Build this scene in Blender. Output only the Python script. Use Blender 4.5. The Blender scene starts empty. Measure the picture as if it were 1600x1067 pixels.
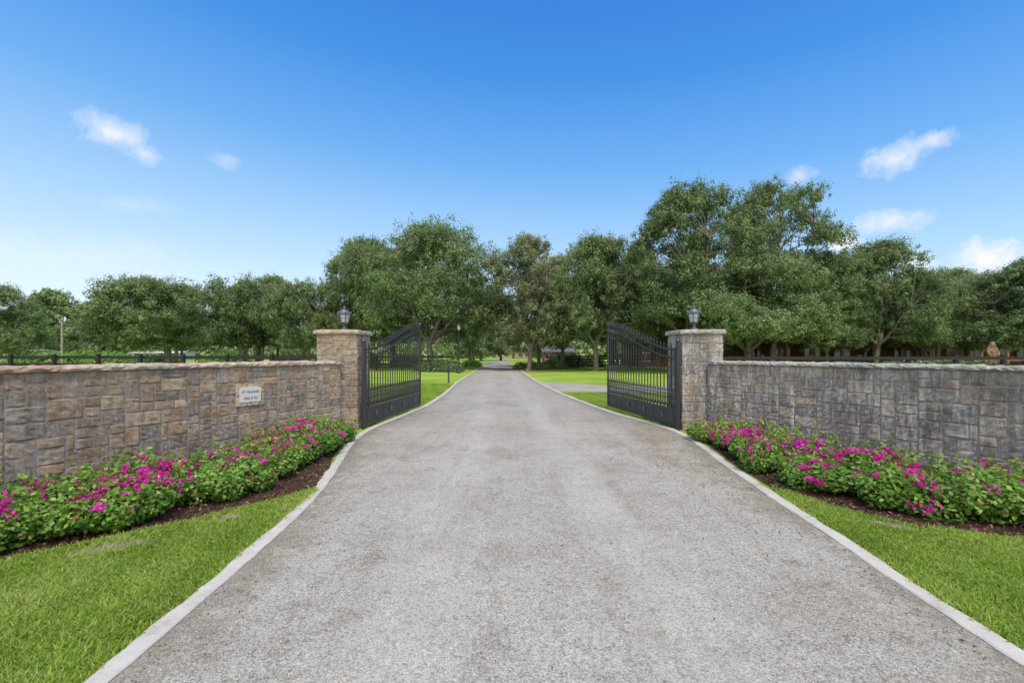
import bpy, math, random
import numpy as np
from mathutils import Vector, Matrix
random.seed(7); R=np.random.default_rng(11)
sc=bpy.context.scene
COL=sc.collection
F=711.0; HZ=553.0; CH=1.7
def PX(px,d): return (px-800.0)*d/F
def PZ(py,d): return CH+(HZ-py)*d/F

# ---------------------------------------------------------------- materials
def newmat(name):
    m=bpy.data.materials.new(name); m.use_nodes=True
    nt=m.node_tree; nt.nodes.clear()
    return m,nt
def N(nt,t,**kw):
    n=nt.nodes.new(t)
    for k,v in kw.items(): setattr(n,k,v)
    return n
def L(nt,a,b): nt.links.new(a,b)
def ramp(nt,stops,interp='LINEAR'):
    r=nt.nodes.new('ShaderNodeValToRGB'); cr=r.color_ramp; cr.interpolation=interp
    while len(cr.elements)<len(stops): cr.elements.new(0.5)
    for e,(p,c) in zip(cr.elements,stops):
        e.position=p; e.color=(c[0],c[1],c[2],1) if len(c)==3 else c
    return r
def mixc(nt,fac,a,b,mode='MIX'):
    m=nt.nodes.new('ShaderNodeMix'); m.data_type='RGBA'; m.blend_type=mode
    for sock,v in ((m.inputs[0],fac),(m.inputs[6],a),(m.inputs[7],b)):
        if hasattr(v,'is_linked') : nt.links.new(v,sock)
        elif isinstance(v,(int,float)): sock.default_value=v
        else: sock.default_value=(v[0],v[1],v[2],1)
    return m.outputs[2]
def mth(nt,op,a,b=None,c=None,clamp=False):
    m=nt.nodes.new('ShaderNodeMath'); m.operation=op; m.use_clamp=clamp
    for i,v in enumerate((a,b,c)):
        if v is None: continue
        if hasattr(v,'is_linked'): nt.links.new(v,m.inputs[i])
        else: m.inputs[i].default_value=v
    return m.outputs[0]
def finish(nt,color,rough=0.9,bump=None,bstr=0.3,bdist=0.01,spec=0.3,metal=0.0):
    b=N(nt,'ShaderNodeBsdfPrincipled'); o=N(nt,'ShaderNodeOutputMaterial')
    if hasattr(color,'is_linked'): L(nt,color,b.inputs['Base Color'])
    else: b.inputs['Base Color'].default_value=(*color,1)
    b.inputs['Roughness'].default_value=rough
    b.inputs['Specular IOR Level'].default_value=spec
    b.inputs['Metallic'].default_value=metal
    if bump is not None:
        bp=N(nt,'ShaderNodeBump'); bp.inputs['Strength'].default_value=bstr; bp.inputs['Distance'].default_value=bdist
        L(nt,bump,bp.inputs['Height']); L(nt,bp.outputs[0],b.inputs['Normal'])
    L(nt,b.outputs[0],o.inputs[0]); return b
def noise(nt,scale,detail=5,rough=0.55,vec=None):
    n=N(nt,'ShaderNodeTexNoise'); n.inputs['Scale'].default_value=scale; n.inputs['Detail'].default_value=detail
    n.inputs['Roughness'].default_value=rough
    if vec is not None: L(nt,vec,n.inputs['Vector'])
    return n.outputs['Fac']
def objc(nt): return N(nt,'ShaderNodeTexCoord').outputs['Object']
def simple(name,color,rough=0.8,nscale=8,var=0.25,bstr=0.2,spec=0.3,metal=0.0):
    m,nt=newmat(name); v=objc(nt); n=noise(nt,nscale,6,0.6,v)
    r=ramp(nt,[(0.3,[c*(1-var) for c in color]),(0.7,[min(1,c*(1+var)) for c in color])]); L(nt,n,r.inputs[0])
    finish(nt,r.outputs[0],rough,noise(nt,nscale*6,4,0.6,v),bstr,0.01,spec,metal); return m

def leafmat(name,stops,trans=0.3,rough=0.55,spec=0.25):
    m,nt=newmat(name)
    a=N(nt,'ShaderNodeAttribute',attribute_name='tint')
    oi=N(nt,'ShaderNodeObjectInfo')
    f=mth(nt,'ADD',a.outputs['Fac'],mth(nt,'MULTIPLY_ADD',oi.outputs['Random'],0.24,-0.12))
    r=ramp(nt,stops); L(nt,f,r.inputs[0])
    b=N(nt,'ShaderNodeBsdfPrincipled'); L(nt,r.outputs[0],b.inputs['Base Color'])
    b.inputs['Roughness'].default_value=rough; b.inputs['Specular IOR Level'].default_value=spec
    t=N(nt,'ShaderNodeBsdfTranslucent'); 
    L(nt,mixc(nt,0.5,r.outputs[0],(1.0,1.0,0.35),'MULTIPLY'),t.inputs[0])
    mx=N(nt,'ShaderNodeMixShader'); mx.inputs[0].default_value=trans
    L(nt,b.outputs[0],mx.inputs[1]); L(nt,t.outputs[0],mx.inputs[2])
    o=N(nt,'ShaderNodeOutputMaterial'); L(nt,mx.outputs[0],o.inputs[0]); return m

M_oak=leafmat('oak_leaves',[(0.0,(0.078,0.118,0.052)),(0.5,(0.17,0.24,0.10)),(1.0,(0.31,0.39,0.18))],0.33)
M_oak2=leafmat('pale_leaves',[(0.0,(0.12,0.15,0.08)),(0.5,(0.25,0.285,0.15)),(1.0,(0.39,0.43,0.25))],0.33)
M_far=leafmat('woodland_leaves',[(0.0,(0.10,0.14,0.06)),(0.5,(0.20,0.27,0.11)),(1.0,(0.33,0.42,0.18))],0.25)
M_bush=leafmat('shrub_leaves',[(0.0,(0.055,0.125,0.02)),(0.5,(0.165,0.32,0.045)),(0.93,(0.34,0.52,0.10)),(1.0,(0.36,0.14,0.07))],0.35,0.42,0.4)
M_flower=leafmat('magenta_bracts',[(0.0,(0.46,0.01,0.25)),(0.5,(0.76,0.02,0.45)),(1.0,(0.90,0.12,0.62))],0.4,0.6,0.2)
M_flower2=leafmat('purple_bracts',[(0.0,(0.38,0.01,0.31)),(0.5,(0.66,0.025,0.51)),(1.0,(0.80,0.13,0.68))],0.4,0.6,0.2)
M_blade=leafmat('grass_blades',[(0.0,(0.20,0.31,0.04)),(0.5,(0.37,0.52,0.09)),(0.9,(0.51,0.65,0.16)),(1.0,(0.60,0.55,0.32))],0.38,0.6,0.15)
M_chip=leafmat('bark_chips',[(0.0,(0.05,0.03,0.02)),(0.5,(0.12,0.07,0.05)),(1.0,(0.26,0.18,0.13))],0.0,0.9,0.1)
M_debris=leafmat('dry_leaf_litter',[(0.0,(0.06,0.045,0.025)),(0.5,(0.18,0.12,0.06)),(1.0,(0.33,0.23,0.13))],0.0,0.9,0.1)
M_bark=simple('oak_bark',(0.20,0.175,0.15),0.95,3,0.4,0.6)
M_iron=simple('black_iron',(0.036,0.037,0.042),0.45,20,0.2,0.15,0.5)
M_lant=simple('weathered_lantern_metal',(0.10,0.105,0.115),0.4,20,0.4,0.15,0.6)
M_fence=simple('black_painted_board',(0.024,0.024,0.026),0.7,10,0.3,0.3)
M_log=simple('varnished_log',(0.12,0.065,0.037),0.6,4,0.7,0.3)
M_roof=simple('dark_shingle',(0.06,0.056,0.06),0.9,5,0.3,0.5)
M_roofg=simple('grey_shingle',(0.12,0.12,0.135),0.9,5,0.2,0.4)
M_glassd=simple('dark_window_glass',(0.02,0.025,0.03),0.1,3,0.1,0.0,0.8)
M_brick=simple('red_brick',(0.24,0.11,0.08),0.9,12,0.3,0.3)
M_stucco=simple('tan_stucco',(0.36,0.32,0.26),0.9,4,0.1,0.2)
M_white=simple('white_metal',(0.5,0.52,0.54),0.6,2,0.06,0.1)
M_soil=simple('grey_soil',(0.22,0.185,0.145),0.95,14,0.5,0.9)
M_wood=simple('carved_wood',(0.24,0.15,0.085),0.7,7,0.5,0.5)
M_pole=simple('weathered_pole',(0.36,0.33,0.28),0.9,6,0.2,0.3)
M_stem=simple('green_stem',(0.12,0.11,0.05),0.8,9,0.3,0.2)

def mat_lawn():
    m,nt=newmat('lawn'); v=objc(nt)
    n1=noise(nt,0.25,5,0.6,v); n2=noise(nt,9,6,0.7,v); n3=noise(nt,70,3,0.7,v)
    f=mth(nt,'ADD',mth(nt,'MULTIPLY',n1,0.45),mth(nt,'ADD',mth(nt,'MULTIPLY',n2,0.35),mth(nt,'MULTIPLY',n3,0.2)))
    r=ramp(nt,[(0.36,(0.15,0.23,0.03)),(0.5,(0.26,0.38,0.055)),(0.62,(0.38,0.47,0.10))]); L(nt,f,r.inputs[0])
    finish(nt,r.outputs[0],0.95,n3,0.8,0.03,0.1); return m
def mat_road():
    m,nt=newmat('aggregate_driveway'); v=objc(nt)
    wob=N(nt,'ShaderNodeTexVoronoi'); wob.inputs['Scale'].default_value=110; L(nt,v,wob.inputs['Vector'])
    sep=N(nt,'ShaderNodeSeparateColor'); L(nt,wob.outputs['Color'],sep.inputs[0])
    r=ramp(nt,[(0.0,(0.13,0.122,0.11)),(0.12,(0.26,0.245,0.222)),(0.35,(0.39,0.37,0.34)),(0.7,(0.49,0.468,0.43)),(0.93,(0.58,0.56,0.52)),(1.0,(0.72,0.70,0.66))]); L(nt,sep.outputs[0],r.inputs[0])
    v2=N(nt,'ShaderNodeTexVoronoi'); v2.inputs['Scale'].default_value=210; L(nt,v,v2.inputs['Vector'])
    s2=N(nt,'ShaderNodeSeparateColor'); L(nt,v2.outputs['Color'],s2.inputs[0])
    c=mixc(nt,0.35,r.outputs[0],mixc(nt,s2.outputs[1],(0.20,0.187,0.167),(0.66,0.635,0.59)))
    v3=N(nt,'ShaderNodeTexVoronoi'); v3.inputs['Scale'].default_value=42; L(nt,v,v3.inputs['Vector'])
    s3=N(nt,'ShaderNodeSeparateColor'); L(nt,v3.outputs['Color'],s3.inputs[0])
    r3=ramp(nt,[(0.0,(0.55,0.53,0.5)),(0.12,(0.9,0.9,0.89)),(0.85,(1,1,1)),(1.0,(1.1,1.1,1.08))]); L(nt,s3.outputs[2],r3.inputs[0])
    c=mixc(nt,0.7,c,r3.outputs[0],'MULTIPLY')
    g=ramp(nt,[(0.40,(1,1,1)),(0.85,(0.55,0.53,0.51))]); L(nt,wob.outputs['Distance'],g.inputs[0])
    c=mixc(nt,0.7,c,g.outputs[0],'MULTIPLY')
    n1=noise(nt,0.55,9,0.76,v); s=ramp(nt,[(0.37,(0.78,0.76,0.73)),(0.50,(0.96,0.955,0.945)),(0.62,(1.05,1.05,1.05))]); L(nt,n1,s.inputs[0])
    c=mixc(nt,0.9,c,s.outputs[0],'MULTIPLY')
    n2=noise(nt,3.2,10,0.84,v); s=ramp(nt,[(0.38,(0.60,0.58,0.55)),(0.47,(1,1,1))]); L(nt,n2,s.inputs[0])
    c=mixc(nt,0.6,c,s.outputs[0],'MULTIPLY')
    tk=N(nt,'ShaderNodeAttribute',attribute_name='track').outputs['Fac']
    mp=N(nt,'ShaderNodeMapping'); mp.inputs['Scale'].default_value=(1.6,0.22,1); L(nt,v,mp.inputs[0])
    nst=noise(nt,1.3,8,0.74,mp.outputs[0]); 
    tf=mth(nt,'MULTIPLY',tk,mth(nt,'MULTIPLY_ADD',nst,1.6,-0.2,clamp=True))
    c=mixc(nt,mth(nt,'MULTIPLY',tf,0.5),c,mixc(nt,0.5,c,(0.62,0.60,0.56)))
    rs=ramp(nt,[(0.36,(0.82,0.81,0.79)),(0.5,(1,1,1))]); L(nt,nst,rs.inputs[0]); c=mixc(nt,0.8,c,rs.outputs[0],'MULTIPLY')
    e=N(nt,'ShaderNodeAttribute',attribute_name='edge').outputs['Fac']
    n3=noise(nt,3.4,12,0.92,v); nbig=noise(nt,0.9,4,0.6,v)
    ef=mth(nt,'MULTIPLY',mth(nt,'SUBTRACT',mth(nt,'ADD',mth(nt,'ADD',mth(nt,'MULTIPLY',e,.75),mth(nt,'MULTIPLY',nbig,.9)),mth(nt,'MULTIPLY',n3,2.2)),1.95),3.2,clamp=True)
    c=mixc(nt,mth(nt,'MULTIPLY',ef,0.62),c,mixc(nt,n2,(0.065,0.06,0.035),(0.27,0.24,0.17)))
    d=N(nt,'ShaderNodeAttribute',attribute_name='debris').outputs['Fac']
    n4=noise(nt,5,13,1.0,v)
    df=mth(nt,'MULTIPLY',mth(nt,'SUBTRACT',mth(nt,'ADD',mth(nt,'MULTIPLY',d,.62),mth(nt,'MULTIPLY',n4,2.1)),1.40),4.0,clamp=True)
    c=mixc(nt,mth(nt,'MULTIPLY',df,0.68),c,mixc(nt,n2,(0.085,0.068,0.03),(0.31,0.25,0.14)))
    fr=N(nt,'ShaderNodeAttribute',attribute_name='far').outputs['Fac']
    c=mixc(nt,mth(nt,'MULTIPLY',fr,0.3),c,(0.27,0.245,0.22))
    finish(nt,c,0.95,wob.outputs['Distance'],0.6,-0.006,0.1); return m
def mat_curb():
    m,nt=newmat('concrete_edging'); v=objc(nt)
    n=noise(nt,4,10,0.8,v); r=ramp(nt,[(0.33,(0.28,0.26,0.23)),(0.45,(0.47,0.445,0.41)),(0.7,(0.60,0.575,0.53))]); L(nt,n,r.inputs[0])
    n2=noise(nt,60,5,0.7,v); c=mixc(nt,0.25,r.outputs[0],mixc(nt,n2,(0.20,0.19,0.17),(0.70,0.68,0.64)))
    sx=N(nt,'ShaderNodeSeparateXYZ'); L(nt,v,sx.inputs[0])
    fy=mth(nt,'FRACT',mth(nt,'MULTIPLY',mth(nt,'ADD',sx.outputs[1],20.3),0.4))
    jl=mth(nt,'LESS_THAN',fy,0.004); c=mixc(nt,mth(nt,'MULTIPLY',jl,.6),c,(0.08,0.075,0.06))
    finish(nt,c,0.95,n2,0.4,0.01,0.15); return m
def mat_mulch():
    m,nt=newmat('mulch'); v=objc(nt)
    n=noise(nt,30,8,0.8,v); r=ramp(nt,[(0.35,(0.04,0.025,0.018)),(0.5,(0.10,0.06,0.042)),(0.7,(0.22,0.155,0.11))]); L(nt,n,r.inputs[0])
    finish(nt,r.outputs[0],1,n,1.0,0.05,0.05); return m
def mat_stone(name,streak,tone):
    m,nt=newmat(name); v=objc(nt)
    a=N(nt,'ShaderNodeAttribute',attribute_name='stonecol').outputs['Color']
    n=noise(nt,9,11,0.82,v); r=ramp(nt,[(0.35,(0.58,0.56,0.55)),(0.5,(0.97,0.965,0.96)),(0.65,(1.38,1.34,1.28))]); L(nt,n,r.inputs[0])
    c=mixc(nt,1.0,a,r.outputs[0],'MULTIPLY')
    n5=noise(nt,1.7,5,0.6,v); r5=ramp(nt,[(0.35,(0.76,0.76,0.78)),(0.65,(1.2,1.17,1.11))]); L(nt,n5,r5.inputs[0])
    c=mixc(nt,0.85,c,r5.outputs[0],'MULTIPLY')
    c=mixc(nt,1.0,c,tone,'MULTIPLY')
    mp=N(nt,'ShaderNodeMapping'); mp.inputs['Scale'].default_value=(5,5,0.8); L(nt,v,mp.inputs[0])
    ns=noise(nt,1.6,10,0.84,mp.outputs[0]); rs=ramp(nt,[(0.48,(0,0,0)),(0.63,(1,1,1))]); L(nt,ns,rs.inputs[0])
    c=mixc(nt,mth(nt,'MULTIPLY',rs.outputs[0],streak),c,(0.60,0.59,0.57))
    nd=noise(nt,1.1,7,0.7,mp.outputs[0]); rd=ramp(nt,[(0.28,(1,1,1)),(0.44,(0,0,0))]); L(nt,nd,rd.inputs[0])
    c=mixc(nt,mth(nt,'MULTIPLY',rd.outputs[0],0.45),c,(0.11,0.105,0.10))
    nb=noise(nt,14,10,0.82,v)
    finish(nt,c,0.95,nb,0.85,0.04,0.15); return m
M_lawn=mat_lawn(); M_road=mat_road(); M_curb=mat_curb(); M_mulch=mat_mulch()
M_stoneL=mat_stone('warm_fieldstone',0.42,(1.08,0.975,0.865)); M_stoneR=mat_stone('cool_fieldstone',0.95,(0.86,0.895,0.94))
M_mortar=simple('mortar',(0.25,0.23,0.21),0.95,14,0.35,0.6)

# ---------------------------------------------------------------- mesh helpers
class MB:
    def __init__(s): s.v=[]; s.f=[]
    def add(s,vs,fs):
        o=len(s.v); s.v+= [tuple(x) for x in vs]; s.f+=[tuple(i+o for i in f) for f in fs]
    def box(s,c,d,rz=0.0):
        cx,cy,cz=c; dx,dy,dz=[k/2 for k in d]; ca,sa=math.cos(rz),math.sin(rz)
        vs=[]
        for z in(-dz,dz):
            for x,y in((-dx,-dy),(dx,-dy),(dx,dy),(-dx,dy)):
                vs.append((cx+x*ca-y*sa,cy+x*sa+y*ca,cz+z))
        s.add(vs,[(3,2,1,0),(4,5,6,7),(0,1,5,4),(1,2,6,5),(2,3,7,6),(3,0,4,7)])
    def tube(s,pts,rad,seg=6,cap=True):
        pts=[Vector(p) for p in pts]; n=len(pts)
        if not hasattr(rad,'__len__'): rad=[rad]*n
        vs=[]; ref=None
        for i,p in enumerate(pts):
            t=(pts[min(i+1,n-1)]-pts[max(i-1,0)]).normalized()
            if ref is None:
                ref=Vector((1,0,0)) if abs(t.x)<0.8 else Vector((0,1,0))
            a=t.cross(ref).normalized(); b=t.cross(a).normalized()
            for k in range(seg):
                an=2*math.pi*k/seg
                vs.append(p+(a*math.cos(an)+b*math.sin(an))*rad[i])
        fs=[]
        for i in range(n-1):
            for k in range(seg):
                k2=(k+1)%seg
                fs.append((i*seg+k,i*seg+k2,(i+1)*seg+k2,(i+1)*seg+k))
        if cap:
            fs.append(tuple(range(seg))); fs.append(tuple((n-1)*seg+k for k in reversed(range(seg))))
        s.add(vs,fs)
    def lathe(s,prof,seg=12,c=(0,0,0),rot=0.0):
        vs=[];fs=[]
        for r,z in prof:
            for k in range(seg):
                an=2*math.pi*k/seg+rot
                vs.append((c[0]+r*math.cos(an),c[1]+r*math.sin(an),c[2]+z))
        for i in range(len(prof)-1):
            for k in range(seg):
                k2=(k+1)%seg; fs.append((i*seg+k,i*seg+k2,(i+1)*seg+k2,(i+1)*seg+k))
        fs.append(tuple(reversed(range(seg)))); n=len(prof)
        fs.append(tuple((n-1)*seg+k for k in range(seg)))
        s.add(vs,fs)
    def mesh(s,name,mat=None,smooth=False):
        m=bpy.data.meshes.new(name); m.from_pydata(s.v,[],s.f); m.update()
        if mat: m.materials.append(mat)
        if smooth: m.polygons.foreach_set('use_smooth',[True]*len(m.polygons))
        return m
def obj(name,mesh=None,loc=(0,0,0),rz=0.0,parent=None,**props):
    o=bpy.data.objects.new(name,mesh); COL.objects.link(o)
    o.location=loc; o.rotation_euler=(0,0,rz)
    if parent: o.parent=parent
    for k,v in props.items(): o[k]=v
    return o
def leaf_mesh(name,C,Nn,size,tint,mat,asp=0.55):
    n=len(C); Nn=Nn/np.maximum(np.linalg.norm(Nn,axis=1,keepdims=True),1e-6)
    rv=R.normal(size=(n,3)); T=np.cross(Nn,rv); T/=np.maximum(np.linalg.norm(T,axis=1,keepdims=True),1e-6)
    B=np.cross(Nn,T); s=size[:,None]
    V=np.empty((n,4,3)); V[:,0]=C-T*s; V[:,1]=C+B*s*asp; V[:,2]=C+T*s; V[:,3]=C-B*s*asp
    m=bpy.data.meshes.new(name); m.vertices.add(4*n); m.vertices.foreach_set('co',V.ravel().astype(np.float32))
    m.loops.add(4*n); m.loops.foreach_set('vertex_index',np.arange(4*n,dtype=np.int32))
    m.polygons.add(n); m.polygons.foreach_set('loop_start',np.arange(0,4*n,4,dtype=np.int32))
    m.update(calc_edges=True)
    a=m.attributes.new('tint','FLOAT','FACE'); a.data.foreach_set('value',np.clip(tint,0,1).astype(np.float32))
    m.materials.append(mat); return m

# ---------------------------------------------------------------- setting: ground, road
def sheet(name,poly,z,mat,**p):
    m=bpy.data.meshes.new(name); m.from_pydata([(x,y,z) for x,y in poly],[],[tuple(range(len(poly)))]); m.update(); m.materials.append(mat)
    return obj(name,m,kind='structure',**p)
sheet('ground',[(-900,-60),(900,-60),(900,1500),(-900,1500)],0,M_lawn)

yy=np.concatenate([np.arange(-4,16,0.1),np.arange(16,40,0.4),np.arange(40,131,1.5)])
def smoothcurve(pts):
    ys=np.array([p[1] for p in pts]); xs=np.array([p[0] for p in pts])
    d=np.arange(-6,140,0.1); v=np.interp(d,ys,xs)
    k=np.exp(-0.5*(np.arange(-12,13)/5.5)**2); k/=k.sum()
    vp=np.pad(v,12,mode='edge'); v=np.convolve(vp,k,'valid')
    return lambda y: np.interp(y,d,v)
RL=smoothcurve([(-1.9,-6),(-2.02,1),(-2.07,2.35),(-2.12,3.2),(-2.17,4.1),(-2.24,5.0),(-2.42,6.1),(-2.78,7.6),(-3.08,9.0),(-3.18,10.4),(-2.95,12.5),(-2.75,15),(-2.8,19),(-3.25,27.5),(-3.7,48),(-5.3,110),(-6,140)])
RR=smoothcurve([(2.7,-6),(2.74,2.4),(2.83,3.2),(2.98,4.6),(3.15,6.4),(3.42,8.2),(3.58,9.6),(3.45,10.8),(2.8,13.3),(2.1,19),(1.65,25),(1.3,33),(0.6,55),(-1.5,110),(-2.5,140)])
nu=48; us=np.linspace(0,1,nu)
V=[];E=[];D=[];FR=[];TK=[]
for y in yy:
    l,r=RL(y),RR(y); mid=float(np.interp(y,[0,10,20,55,110],[.2,.05,-.3,-1.5,-3.4]))
    for u in us:
        x=l+(r-l)*u; V.append((x,y,0.008)); 
        de=min((x-l)*1.3,(r-x)); E.append(max(0,1-de/1.0)*0.95)
        d=math.exp(-((x-(2.55+0.03*(y-7)))/0.55)**2-((y-7.0)/2.4)**2)*0.75+math.exp(-((x-3.0)/0.7)**2-((y-9.8)/1.4)**2)*0.8
        d+=0.45*math.exp(-((x+2.4)/0.35)**2-((y-7)/1.5)**2)+0.3*math.exp(-((x-2.6)/.3)**2)*(1/(1+math.exp((y-5)*4)))
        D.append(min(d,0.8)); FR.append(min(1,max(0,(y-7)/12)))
        TK.append(math.exp(-((x-mid-.85)/.42)**2)+math.exp(-((x-mid+.85)/.42)**2))
Fc=[]
for i in range(len(yy)-1):
    for j in range(nu-1):
        a=i*nu+j; Fc.append((a,a+1,a+nu+1,a+nu))
m=bpy.data.meshes.new('driveway'); m.from_pydata(V,[],Fc); m.update(); m.materials.append(M_road)
for nm,arr in(('edge',E),('debris',D),('far',FR),('track',TK)):
    a=m.attributes.new(nm,'FLOAT','POINT'); a.data.foreach_set('value',np.array(arr,dtype=np.float32))
obj('driveway',m,kind='structure')
KW=0.135
def strip(name,fn,side,w=KW,h=0.02,y0=-4,y1=120):
    ys=[y for y in yy if y0<=y<=y1]; vs=[];fs=[]
    pts=[(float(fn(y)),float(y)) for y in ys]; rk=random.Random(side+9)
    for i,(x,y) in enumerate(pts):
        a=pts[max(i-1,0)];b=pts[min(i+1,len(pts)-1)]
        t=Vector((b[0]-a[0],b[1]-a[1])).normalized(); n=Vector((t.y,-t.x))*side
        j=0.008*math.sin(y*5.1)+0.006*math.sin(y*13.7)+rk.uniform(-.006,.006)
        j2=rk.uniform(-.006,.006)
        hh=h+0.003*math.sin(y*3.3)+rk.uniform(-.0015,.0015)
        for o,z in((0+j2,-0.02),(0.0+j2,hh-0.007),(0.012+j2,hh),(w-0.02+j,hh+0.002),(w+j,hh-0.008),(w,-0.02)):
            vs.append((x+n.x*o,y+n.y*o,z))
    for i in range(len(pts)-1):
        for k in range(5):
            a=i*6+k; fs.append((a,a+1,a+7,a+6) if side<0 else (a+6,a+7,a+1,a))
    mm=bpy.data.meshes.new(name); mm.from_pydata(vs,[],fs); mm.update(); mm.materials.append(M_curb)
    return obj(name,mm,kind='structure')
strip('kerb',RL,-1); strip('kerb',RR,1)

sheet('path',[(1.9,21),(5,20.2),(15,19),(45,16),(45,20),(15,22.6),(5,24.5),(1.75,28)],0.004,M_road)
mulL=[(-2.42,5.7),(-2.60,6.4),(-2.95,7.5),(-3.26,9.0),(-3.5,10.1),(-4.2,10.2),(-6.4,5.2),(-8,2.0),(-6.0,2.5),(-4.9,3.15),(-4.2,3.72),(-3.6,4.24),(-3.05,4.9)]
mulR=[(3.30,5.8),(3.42,7.0),(3.66,8.4),(3.78,9.9),(4.4,10.2),(6.9,5.9),(8.8,2.9),(7.5,3.22),(5.6,3.86),(4.5,4.2),(3.95,4.48),(3.55,5.02)]
sheet('mulch_bed',mulL,0.012,M_mulch); sheet('mulch_bed',mulR,0.012,M_mulch)
def blob(cx,cy,rx,ry,n=30,rot=0,seed=0):
    rr=random.Random(seed); out=[]
    for k in range(n):
        a=2*math.pi*k/n; q=1+rr.uniform(-.22,.22); x=rx*q*math.cos(a);y=ry*q*math.sin(a)
        out.append((cx+x*math.cos(rot)-y*math.sin(rot),cy+x*math.sin(rot)+y*math.cos(rot)))
    return out
soils=[(-3.5,3.98,0.36,0.15,0.6),(-2.95,4.68,0.26,0.12,0.75),(-4.5,3.15,0.35,0.12,0.6),(3.75,4.47,.25,.09,-.7)]
for i,(a,b,c,d,e) in enumerate(soils): sheet('soil_patch',blob(a,b,c*.95,d*.95,rot=e,seed=i),0.016,M_soil)
sheet('mulch_ring',blob(PX(846,44),44,2.2,1.6,seed=5),0.02,M_soil)

def inpoly(P,poly):
    x,y=P[:,0],P[:,1]; c=np.zeros(len(P),bool); n=len(poly)
    for i in range(n):
        x1,y1=poly[i];x2,y2=poly[(i+1)%n]
        cond=((y1>y)!=(y2>y))&(x<(x2-x1)*(y-y1)/((y2-y1)+1e-12)+x1); c^=cond
    return c
def blades(name,poly,n,hmin,hmax,width,excl=True):
    P=np.array(poly); lo=P.min(0);hi=P.max(0)
    Q=R.uniform(lo,hi,size=(n,2)); Q=Q[inpoly(Q+R.normal(0,.03,Q.shape),poly)]
    if excl:
        for cx,cy,rx,ry,e in soils:
            dx=Q[:,0]-cx;dy=Q[:,1]-cy; X=(dx*math.cos(e)+dy*math.sin(e))/rx; Y=(-dx*math.sin(e)+dy*math.cos(e))/ry
            q=X*X+Y*Y; Q=Q[R.random(len(q))<np.clip((q-.15)*.9,.06,1)]
    pat=(np.sin(Q[:,0]*3.1+Q[:,1]*1.7)+np.sin(Q[:,1]*4.3-Q[:,0]*2.2)+np.sin(Q[:,0]*9+2*Q[:,1]))/3
    n=len(Q)
    ang=R.uniform(0,2*math.pi,n); lean=R.uniform(0,2*math.pi,n); h=R.uniform(hmin,hmax,n)*(1+0.35*pat); la=h*R.uniform(0.2,1.2,n)
    V=np.zeros((n,5,3)); w=width*R.uniform(0.7,1.3,n)
    dx=np.cos(ang)*w/2;dy=np.sin(ang)*w/2; lx=np.cos(lean)*la;ly=np.sin(lean)*la
    V[:,0,0]=Q[:,0]-dx;V[:,0,1]=Q[:,1]-dy;V[:,1,0]=Q[:,0]+dx;V[:,1,1]=Q[:,1]+dy
    V[:,2,0]=Q[:,0]+dx*.8+lx*.35;V[:,2,1]=Q[:,1]+dy*.8+ly*.35;V[:,2,2]=h*.65
    V[:,3,0]=Q[:,0]+lx;V[:,3,1]=Q[:,1]+ly;V[:,3,2]=h
    V[:,4,0]=Q[:,0]-dx*.8+lx*.35;V[:,4,1]=Q[:,1]-dy*.8+ly*.35;V[:,4,2]=h*.65
    m=bpy.data.meshes.new(name); m.vertices.add(5*n); m.vertices.foreach_set('co',V.ravel().astype(np.float32))
    m.loops.add(5*n); m.loops.foreach_set('vertex_index',np.arange(5*n,dtype=np.int32)); m.polygons.add(n)
    m.polygons.foreach_set('loop_start',np.arange(0,5*n,5,dtype=np.int32)); m.update(calc_edges=True)
    t=np.clip(0.5+0.32*pat+R.normal(0,0.21,n),0,0.9); t[R.random(n)<0.06]=1.0
    a=m.attributes.new('tint','FLOAT','FACE'); a.data.foreach_set('value',t.astype(np.float32)); m.materials.append(M_blade)
    return obj(name,m,kind='stuff',label='short bright green lawn grass beside the concrete edging',category='grass')
def offs(fn,o,ys): return [(float(fn(y))+o,y) for y in ys]
lawnL=offs(RL,-KW-.02,[1.2,2,3,4,4.7])+[(-2.42,5.7),(-3.05,4.87),(-3.6,4.21),(-4.2,3.69),(-4.9,3.11),(-6.0,2.45),(-6.2,1.2)]
lawnR=offs(RR,KW+.02,[1.2,2,3,4,5])+[(3.31,5.8),(3.53,4.99),(3.93,4.44),(4.5,4.16),(5.6,3.82),(7.2,3.22),(7.2,1.2)]
blades('grass',lawnL,330000,0.02,0.055,0.008)
blades('grass',lawnR,330000,0.02,0.055,0.008)
lawnM=offs(RR,KW-.01,[10.9,12,13,15,17,19.8])+[(5.0,19.8),(4.6,14),(4.4,11)]
blades('grass',lawnM,90000,0.03,0.06,0.012,False)
lawnN=offs(RL,-KW,[11,13,15,17,19,22,26])+[(-9,26),(-7,17),(-4.6,11)]
blades('grass',lawnN,110000,0.03,0.06,0.014,False)

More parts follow.
